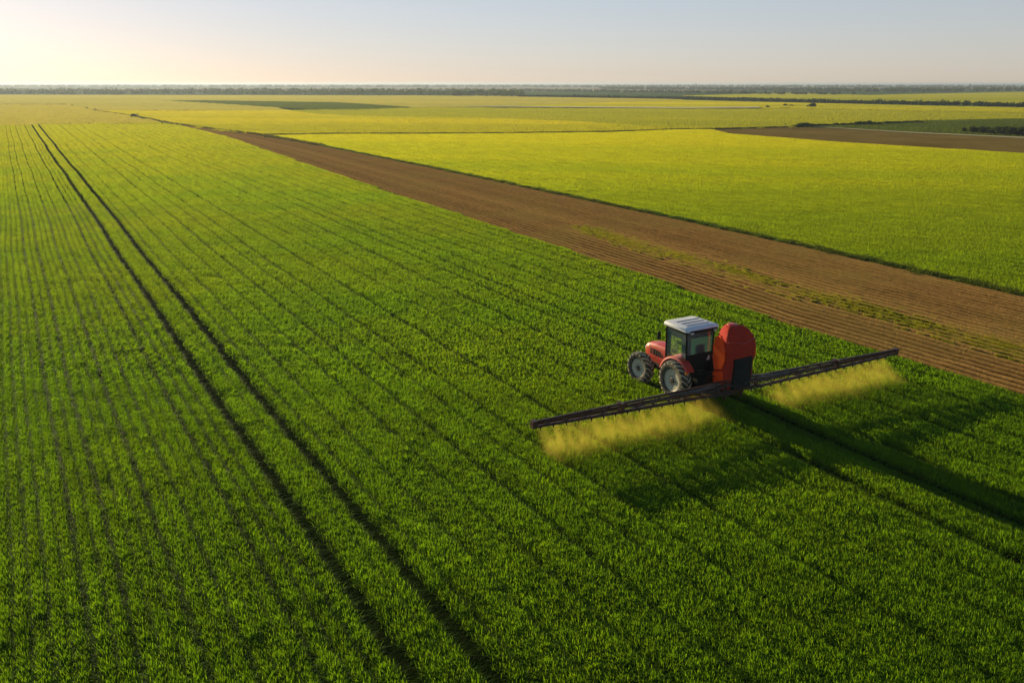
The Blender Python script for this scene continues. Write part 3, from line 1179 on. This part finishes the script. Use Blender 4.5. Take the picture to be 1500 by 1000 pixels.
mb.quadprism([(2.61, -.2, 1.0), (2.61, .2, 1.0), (2.61, .2, 1.26), (2.61, -.2, 1.26)], [(2.64, -.2, 1.0), (2.64, .2, 1.0), (2.635, .2, 1.26), (2.635, -.2, 1.26)])
mb.build('grille', M_BLACK, hood)
for s in (-1, 1):
    mb = MB()
    mb.box(2.50, 2.60, s * .27 - .05, s * .27 + .05, 1.18, 1.28)
    mb.build('headlight', M_LAMP, hood, bevel=0.015)
mb = MB()
mb.box(0.55, 1.15, 0.30, 0.62, 0.48, 0.86)
mb.box(0.55, 1.15, -0.62, -0.30, 0.48, 0.86)
mb.build('fuel_tank', M_RED, tr, bevel=0.04)
mb = MB()
for k, zz in enumerate((0.45, 0.70)):
    mb.box(0.62, 0.92, 0.63, 0.80, zz, zz + 0.03)
mb.box(0.60, 0.62, 0.62, 0.80, 0.42, 0.95)
mb.box(0.92, 0.94, 0.62, 0.80, 0.42, 0.95)
mb.build('step', M_CHASS, tr)

# cab
ZB, ZT = 1.62, 2.56
cb = [(-0.46, 0.60), (0.86, 0.60)]        # x at the belt, half width
ct_x0, ct_x1, ct_w = -0.42, 0.76, 0.68
mb = MB()
mb.quadprism([(-0.50, -.58, .95), (.86, -.50, .95), (.86, .50, .95), (-0.50, .58, .95)], [(-0.48, -.62, 1.14), (.88, -.58, 1.14), (.88, .58, 1.14), (-0.48, .62, 1.14)])
mb.quadprism([(-0.52, -.62, 1.142), (-.36, -.62, 1.142), (-.36, .62, 1.142), (-0.52, .62, 1.142)], [(-0.49, -.65, 1.66), (-.40, -.65, 1.66), (-.40, .65, 1.66), (-0.49, .65, 1.66)])
cab = mb.build('cab', M_BLACK, tr, bevel=0.015)
corners_b = [(-.46, .64), (.85, .58), (.85, -.58), (-.46, -.64)]
corners_t = [(-.42, .70), (.76, .68), (.76, -.68), (-.42, -.70)]
for (bx, by), (tx, ty_) in zip(corners_b, corners_t):
    mb = MB()
    mb.bar((bx, by, 1.13), (tx, ty_, 2.60), 0.075, 0.075)
    mb.build('pillar', M_BLACK, cab, bevel=0.01)
mb = MB()
for (i, j) in ((0, 1), (1, 2), (2, 3), (3, 0)):
    a, b = corners_t[i], corners_t[j]
    mb.bar((a[0], a[1], 2.56), (b[0], b[1], 2.56), 0.06, 0.08)
mb.build('roof_rail', M_BLACK, cab)


def pane(name, quad, parent, th=0.008):
    q = [Vector(p) for p in quad]
    n = (q[1] - q[0]).cross(q[3] - q[0]).normalized() * th
    m_ = MB()
    m_.quadprism(q, [p + n for p in q])
    return m_.build(name, M_GLASS, parent)


pane('rear_window', [(-.462, .60, 1.67), (-.462, -.60, 1.67), (-.42, -.66, 2.52), (-.42, .66, 2.52)], cab)
pane('windscreen', [(.865, -.54, 1.62), (.865, .54, 1.62), (.775, .64, 2.52), (.775, -.64, 2.52)], cab)
for s in (-1, 1):
    d = pane('door', [(-.40, s * .645, 1.18), (.80, s * .585, 1.18), (.72, s * .688, 2.52), (-.38, s * .705, 2.52)], cab)
    m_ = MB()
    m_.bar((.80, s * .60, 1.18), (-.40, s * .66, 1.18), .035, .04)
    m_.bar((.45, s * .62, 1.45), (.62, s * .62, 1.45), .03, .03)
    m_.build('door_frame', M_BLACK, d)
mb = MB()
mb.tube([(.80, .66, 2.42), (.98, .88, 2.40), (.98, .88, 2.30)], 0.012, 6)
mb.box(.965, .995, .80, .96, 1.98, 2.30)
mb.build('mirror', M_BLACK, cab, bevel=0.006)

# roof: crowned slab with cross grooves
def roof_ring(ins, z, c=0.10):
    x0, x1, wd = -.62 + ins, .92 - ins, .84 - ins
    return [(x0, -wd + c, z), (x0, wd - c, z), (x0 + c, wd, z), (x1 - c, wd - .03, z), (x1, wd - c - .03, z), (x1, -wd + c + .03, z), (x1 - c, -wd + .03, z), (x0 + c, -wd, z)]


mb = MB()
mb.loft([roof_ring(.08, 2.60), roof_ring(.0, 2.64), roof_ring(.0, 2.71), roof_ring(.06, 2.78), roof_ring(.22, 2.82)])
roof = mb.build('roof', M_WHITE, cab, bevel=0.008, smooth=True)
mb = MB()
for x0 in (-.28, .02, .32):
    mb.box(x0, x0 + .07, -.56, .56, 2.808, 2.830)
mb.build('roof_groove', M_GROOVE, roof)
mb = MB()
mb.box(-.635, -.60, -.70, .70, 2.635, 2.70)
mb.build('roof_shade_strip', M_BLACK, roof, bevel=0.006)  # black strip painted in for the shadow on the rear roof edge
for s in (-1, 1):
    mb = MB()
    mb.box(-.66, -.60, s * .58 - .07, s * .58 + .07, 2.56, 2.63)
    mb.build('work_light', M_LAMP, roof, bevel=0.01)

cab.location = (0.10, 0, 0.18)
hood.location = (0.06, 0, 0.10)
# inside the cab
mb = MB()
mb.box(-.22, .24, -.24, .24, 1.42, 1.54)
mb.box(-.30, -.20, -.23, .23, 1.5, 2.05)
mb.box(-.1, .1, -.12, .12, 1.14, 1.42)
mb.build('seat', M_SEAT, cab, bevel=0.03)
mb = MB()
mb.quadprism([(.50, -.3, 1.14), (.82, -.3, 1.14), (.82, .3, 1.14), (.50, .3, 1.14)], [(.58, -.26, 1.70), (.80, -.26, 1.76), (.80, .26, 1.76), (.58, .26, 1.70)])
mb.build('dashboard', M_DASH, cab, bevel=0.02)
mb = MB()
pts = [(.50 + .19 * math.cos(a) * .35, .19 * math.sin(a), 1.80 + .19 * math.cos(a) * .6) for a in [2 * math.pi * k / 20 for k in range(21)]]
mb.tube(pts, .016, 6)
mb.tube([(.62, 0, 1.62), (.50, 0, 1.80)], .02, 6)
mb.build('steering_wheel', M_BLACK, cab)

# rear fenders
for s in (-1, 1):
    mb = MB()
    rings = []
    for k in range(15):
        a = R(18 + 128 * k / 14)
        r0 = 0.93
        yi, yo = .60, .93
        ca, sa = math.cos(a), math.sin(a)
        rr = [(r0, yi), (r0 + .0, yo - .04), (r0 - .05, yo), (r0 - .05, yo + .02), (r0 + .03, yo - .01), (r0 + .04, yi)]
        rings.append([(q * ca, s * yy, .77 + q * sa) for q, yy in rr])
    mb.loft(rings)
    f = mb.build('fender', M_RED, tr, smooth=True)
    mb = MB()
    mb.add([(math.cos(R(18 + 128 * k / 14)) * .93, s * .60, .77 + math.sin(R(18 + 128 * k / 14)) * .93) for k in range(15)] + [(-.75, s * .60, .95), (.8, s * .60, .95)], [tuple(range(15)) + (15, 16)])
    o_ = mb.build('fender_wall', M_BLACK, f)
    sm = o_.modifiers.new('solid', 'SOLIDIFY')
    sm.thickness = .02
    mb = MB()
    mb.box(-.80, -.74, s * .95 - .07, s * .95 + .07, 1.24, 1.33)
    mb.build('tail_light', M_AMBER, f, bevel=0.01)

# rear hitch block and the white mark on the rear panel
mb = MB()
mb.box(-.75, -.45, -.35, .35, .45, 1.15)
mb.bar((-.5, .4, .62), (-1.25, .42, .60), .06, .09)
mb.bar((-.5, -.4, .62), (-1.25, -.42, .60), .06, .09)
mb.bar((-.5, 0, 1.1), (-1.25, 0, 1.15), .05, .05)
mb.build('rear_hitch', M_BLACK, tr, bevel=0.01)
mb = MB()
q0 = [(-.512, -.34, 1.35), (-.512, -.50, 1.35), (-.503, -.50, 1.52), (-.503, -.42, 1.53)]
mb.quadprism(q0, [(p[0] - .012, p[1], p[2]) for p in q0])
mb.build('white_emblem', M_WHITE, cab)

# ------------------------------------------------------------------ mounted sprayer
SPR = (8.60, 29.50)
sp = empty('field_sprayer', (SPR[0], SPR[1], 0), math.pi / 2 + HEAD)
tag(sp, 'tall orange red tank with wide dark folding boom carried behind the tractor', 'sprayer')
M_ORANGE = paint('sunlit_orange_tank', (0.95, 0.078, 0.008), 0.8, spec=0.1, dirt=0.15, dirtcol=(0.45, 0.05, 0.01), scale=3)  # brighter orange makes up in colour for sun missing on the tank sides
M_TANKRED = paint('dull_red_tank', (0.42, 0.030, 0.014), 0.85, spec=0.1, dirt=0.5, dirtcol=(0.24, 0.03, 0.02), scale=3)
M_BOOM = paint('boom_steel', (0.055, 0.020, 0.011), 0.45, metal=0.2, dirt=0.4, dirtcol=(0.12, 0.08, 0.06), scale=4)
M_HOSE = paint('hose', (0.05, 0.045, 0.04), 0.6)


def tank_ring(z, wf, wr, x0, x1, c=.12):
    """wf half width in front, wr half width at the rear"""
    return [(x0, -wr + c, z), (x0, 0, z), (x0, wr - c, z), (x0 + c * .7, wr, z), ((x0 + x1) / 2, (wf + wr) / 2 + .03, z), (x1 - c, wf + .02, z), (x1, wf - c, z), (x1 + .03, 0, z),
            (x1, -wf + c, z), (x1 - c, -wf - .02, z), ((x0 + x1) / 2, -(wf + wr) / 2 - .03, z), (x0 + c * .7, -wr, z)]


mb = MB()
prof = [(.72, .30, .52, .12, .90), (.86, .35, .66, .02, 1.00), (1.25, .37, .72, -.04, 1.06), (1.62, .35, .70, -.05, 1.04), (1.78, .37, .72, -.06, 1.05), (2.15, .40, .76, -.07, 1.07),
        (2.55, .40, .75, -.05, 1.05), (2.85, .37, .68, .03, .99), (3.05, .31, .54, .14, .90), (3.17, .22, .38, .26, .80), (3.225, .10, .18, .40, .66)]
mb.loft([tank_ring(*p) for p in prof])
tank = mb.build('tank', M_TANKRED, sp, smooth=True, bevel=0.02, loc=(0, -.12, 0))
sbm = tank.modifiers.new('sub', 'SUBSURF')
sbm.subdivision_type = 'SIMPLE'
sbm.levels = sbm.render_levels = 4
tx = bpy.data.textures.new('folds', 'CLOUDS')
tx.noise_scale = 0.45
dm = tank.modifiers.new('folds', 'DISPLACE')
dm.texture = tx
dm.strength = 0.07
dm.mid_level = 0.5
# side skins with sunlight put into their colour, two pieces with a slanting seam
for s in (-1, 1):
    def P(x, z, o=.0):
        # point on the side of the tank, pushed out by o
        zs = [p[0] for p in prof]
        wf = np.interp(z, zs, [p[1] for p in prof])
        wr = np.interp(z, zs, [p[2] for p in prof])
        x0 = np.interp(z, zs, [p[3] for p in prof])
        x1 = np.interp(z, zs, [p[4] for p in prof])
        u = (x - x0) / (x1 - x0)
        return (x, s * (wr + (wf - wr) * u + .035 + o), z)
    out_u = [(.26, 1.60), (.84, 1.40), (.97, 1.75), (1.00, 2.3), (.92, 2.70), (.60, 2.86), (.24, 2.70), (.05, 2.42), (.02, 2.0)]
    out_l = [(.06, 1.10), (.16, .80), (.88, .84), (.97, 1.1), (.88, 1.32), (.20, 1.54)]
    for o_ in (out_u, out_l):
        m_ = MB()
        m_.quadprism([P(x, z, 0) for x, z in o_], [P(x, z, .06) for x, z in o_])
        m_.build('side_skin', M_ORANGE, tank, bevel=0.015)
mb = MB()
for k in range(7):
    z0 = .86 + k * .17
    mb.box(-.15, -.12, -.46, .36, z0, z0 + .155)
mb.box(-.13, .10, -.50, .40, .84, 2.05)
mb.build('rear_panel', M_BLACK, tank, bevel=0.008)
mb = MB()
mb.lathe([(.20, 3.15), (.21, 3.20), (.20, 3.23), (.14, 3.25), (.001, 3.255)], 24, axis='z', c=(.56, 0, 0))
mb.build('tank_lid', M_RED, tank, smooth=True)
mb = MB()
mb.tube([(.0, .70, 2.74), (-.12, 0, 2.64), (.0, -.70, 2.74)], .022, 6)
mb.build('strap', M_RED, tank, smooth=True)
mb = MB()
mb.tube([(.30, -.74, .8), (.28, -.80, 1.2), (.30, -.80, 1.9), (.40, -.74, 2.2)], .05, 10)
mb.tube([(.50, -.76, .8), (.48, -.84, 1.3), (.52, -.80, 2.0), (.60, -.72, 2.2)], .04, 10)
mb.build('suction_hose', M_TANKRED, sp, smooth=True)

mb = MB()
mb.box(.05, 1.1, -.50, .50, .56, .70)
mb.box(.10, .20, -.48, -.40, .40, 1.6)
mb.box(.10, .20, .40, .48, .40, 1.6)
mb.box(1.05, 1.15, -.45, .45, .50, 1.2)
mb.box(.02, .12, -.9, .9, .66, .76)
mb.build('mount_frame', M_BOOM, sp, bevel=0.01)
mb = MB()
mb.tube([(.7, .62, .55), (.7, .62, .9)], .14, 14)
mb.box(.5, .9, .45, .75, .40, .56)
mb.build('pump', M_CHASS, sp, smooth=True)

boom = MB()
boom.box(-.06, .06, -1.15, 1.15, .74, .82)
boom.box(-.06, .06, -1.05, 1.05, 1.16, 1.23)
for yy in (-1.05, -.5, 0, .5, 1.05):
    boom.box(-.05, .05, yy - .03, yy + .03, .82, 1.16)
for yy in (-1.0, -.5, 0.03, .53):
    boom.bar((0, yy, .82), (0, yy + .47, 1.16), .05, .05)
boom.box(-.03, .03, -1.0, 1.0, .98, 1.10)
bc = boom.build('boom_centre', M_BOOM, sp, bevel=0.008, rot=(0, 0, R(-2.4)))

for s in (-1, 1):
    Lg = 8.78
    y0, y1, ym = .95, Lg, 5.3
    mb = MB()

    def zt(y):
        return 1.17 - (y - y0) / (y1 - y0) * .07

    def zb(y):
        return .80 + (y - y0) / (y1 - y0) * .14

    def dp(y):
        return .30 - (y - y0) / (y1 - y0) * .20
    n = 11
    for k in range(n):
        a = y0 + (y1 - y0) * k / n
        b = y0 + (y1 - y0) * (k + 1) / n
        mb.bar((0, s * a, zt(a)), (0, s * b, zt(b)), .07, .07)
        mb.bar((-dp(a) * .5, s * a, zb(a)), (-dp(b) * .5, s * b, zb(b)), .09, .08)
        mb.bar((dp(a) * .7, s * a, zb(a) + .02), (dp(b) * .7, s * b, zb(b) + .02), .06, .06)
        mb.bar((-.02, s * a, (zt(a) + zb(a)) / 2 + .03), (-.02, s * b, (zt(b) + zb(b)) / 2 + .03), .05, .07)
        mb.bar((-dp(a) * .5, s * a, zb(a)), (0, s * b, zt(b)), .03, .03)
        mb.bar((dp(a) * .7, s * a, zb(a)), (0, s * b, zt(b)), .025, .025)
        mb.bar((0, s * a, zt(a)), (-dp(a) * .5, s * a, zb(a)), .035, .035)
        mb.bar((dp(a) * .7, s * a, zb(a)), (-dp(a) * .5, s * a, zb(a)), .03, .03)
    mb.box(-.18, .18, min(s * (ym - .05), s * (ym + .05)), max(s * (ym - .05), s * (ym + .05)), zb(ym) - .05, zt(ym) + .06)
    mb.box(-.10, .10, min(s * (y1 - .08), s * (y1 + .10)), max(s * (y1 - .08), s * (y1 + .10)), zb(y1) - .06, zt(y1) + .05)
    mb.bar((0, s * y1, 1.05), (-.02, s * (y1 + .32), 1.08), .03, .03)
    wg = mb.build('boom_wing', M_BOOM, sp, bevel=0.0, rot=(0, 0, R(-2.4)))
    m2 = MB()
    m2.tube([(-.20, s * .4, .76), (-.17, s * 3, .80), (-.14, s * 6, .86), (-.10, s * 8.6, .92)], .022, 8)
    for k in range(17):
        yy = .6 + k * .5
        zz = float(np.interp(yy, [.4, 3, 6, 8.6], [.76, .80, .86, .92]))
        xx = float(np.interp(yy, [.4, 3, 6, 8.6], [-.20, -.17, -.14, -.10]))
        m2.lathe([(.03, zz + .03), (.035, zz - .03), (.022, zz - .05), (.014, zz - .11)], 8, axis='z', c=(xx - .02, s * yy, 0))
    m2.build('spray_pipe', M_CHASS, wg)
    m2 = MB()
    m2.tube([(-.05, s * 1.1, 1.08), (-.08, s * 2.0, 1.06), (-.02, s * 3.2, 1.10)], .045, 10, .03)
    m2.tube([(-.10, s * .9, 1.16), (-.15, s * 1.3, 1.22), (-.12, s * 1.8, 1.14), (-.14, s * 2.4, 1.15)], .02, 6)
    m2.build('hydraulic_ram', M_STEEL, wg, smooth=True)
    m2 = MB()
    pts = []
    for k in range(16):
        yy = .3 + k * .32
        pts.append((-.16 + .05 * math.sin(k * 2.1), s * yy, 1.02 + .07 * math.sin(k * 1.3)))
    m2.tube(pts, .02, 6)
    m2.build('hose', M_HOSE, wg, smooth=True)


# ------------------------------------------------------------------ spray mist
def mist_mat():
    m, nt, out = new_mat('spray_mist')
    tc = N(nt, 'ShaderNodeTexCoord')
    sx = N(nt, 'ShaderNodeSeparateXYZ')
    nt.links.new(tc.outputs['Object'], sx.inputs[0])
    x, y, z = sx.outputs    # x: forward, y: along the boom, z: up
    t = math_node(nt, 'SUBTRACT', 0.86, z)                       # 0 at nozzles, grows downwards
    t = math_node(nt, 'MAXIMUM', t, 0.0)
    back = math_node(nt, 'MULTIPLY', x, -1.0)
    mp = N(nt, 'ShaderNodeMapping')
    mp.inputs['Scale'].default_value = (0.8, 2.2, 0.5)
    nt.links.new(tc.outputs['Object'], mp.inputs['Vector'])
    nz = noise_tex(nt, mp.outputs[0], 2.4, 4.0, 0.6)
    nz2 = noise_tex(nt, tc.outputs['Object'], 0.7, 2.0, 0.5)
    dc = math_node(nt, 'MULTIPLY_ADD', t, 1.25, 0.02)
    dc = math_node(nt, 'ADD', dc, math_node(nt, 'MULTIPLY', t, math_node(nt, 'MULTIPLY_ADD', nz2, 0.9, -0.45)))
    wd = math_node(nt, 'MULTIPLY_ADD', t, 0.60, 0.10)
    q = math_node(nt, 'DIVIDE', math_node(nt, 'SUBTRACT', back, dc), wd)
    g = math_node(nt, 'POWER', 2.718, math_node(nt, 'MULTIPLY', math_node(nt, 'MULTIPLY', q, q), -1.0))
    # separate fans near the nozzles
    cs = math_node(nt, 'COSINE', math_node(nt, 'MULTIPLY', y, 2 * math.pi / 0.5))
    fan = math_node(nt, 'MULTIPLY_ADD', cs, 0.5, 0.5)
    k = math_node(nt, 'MULTIPLY', t, 2.2, clamp=True)
    k = math_node(nt, 'POWER', k, 1.2)
    md = math_node(nt, 'ADD', math_node(nt, 'MULTIPLY', fan, math_node(nt, 'SUBTRACT', 1.0, k)), k)
    nn = ramp(nt, nz, [(0.36, 0.15), (0.66, 1.0)])
    ay = math_node(nt, 'ABSOLUTE', y)
    e1 = N(nt, 'ShaderNodeMapRange', interpolation_type='SMOOTHSTEP')
    e1.inputs['From Min'].default_value = 0.9
    e1.inputs['From Max'].default_value = 2.3
    nt.links.new(ay, e1.inputs['Value'])
    e2 = N(nt, 'ShaderNodeMapRange', interpolation_type='SMOOTHSTEP')
    e2.inputs['From Min'].default_value = 8.9
    e2.inputs['From Max'].default_value = 8.3
    nt.links.new(math_node(nt, 'ADD', ay, math_node(nt, 'MULTIPLY', math_node(nt, 'LESS_THAN', y, 0.0), 0.55)), e2.inputs['Value'])
    g = math_node(nt, 'MULTIPLY', g, math_node(nt, 'DIVIDE', 0.36, wd))
    d = math_node(nt, 'MULTIPLY', g, md)
    d = math_node(nt, 'MULTIPLY', d, nn)
    d = math_node(nt, 'MULTIPLY', d, e1.outputs[0])
    d = math_node(nt, 'MULTIPLY', d, e2.outputs[0])
    d = math_node(nt, 'MULTIPLY', d, math_node(nt, 'LESS_THAN', z, 0.86))
    d = math_node(nt, 'MULTIPLY', d, 1.45)
    pv = N(nt, 'ShaderNodeVolumePrincipled')
    pv.inputs['Color'].default_value = (1.0, 0.83, 0.13, 1)  # white droplets; the warm sunlight is put into this yellow scatter colour
    pv.inputs['Anisotropy'].default_value = 0.3
    nt.links.new(d, pv.inputs['Density'])
    nt.links.new(pv.outputs[0], out.inputs['Volume'])
    return m


MM = mist_mat()
for s, lb in ((1, 'yellow spray mist falling from the left half of the boom'), (-1, 'yellow spray mist falling from the right half of the boom')):
    ms = MB().box(-3.2, 0.25, min(s * 1.1, s * 8.95), max(s * 1.1, s * 8.95), 0.05, 0.90).build('spray_mist', MM, None)
    ms.location = (SPR[0], SPR[1], 0)
    ms.rotation_euler = (0, 0, math.pi / 2 + HEAD + R(-2.4))
    tag(ms, lb, 'mist', kind='stuff')

try:
    scene.cycles.volume_bounces = 1
    scene.cycles.transparent_max_bounces = 16
except Exception:
    pass
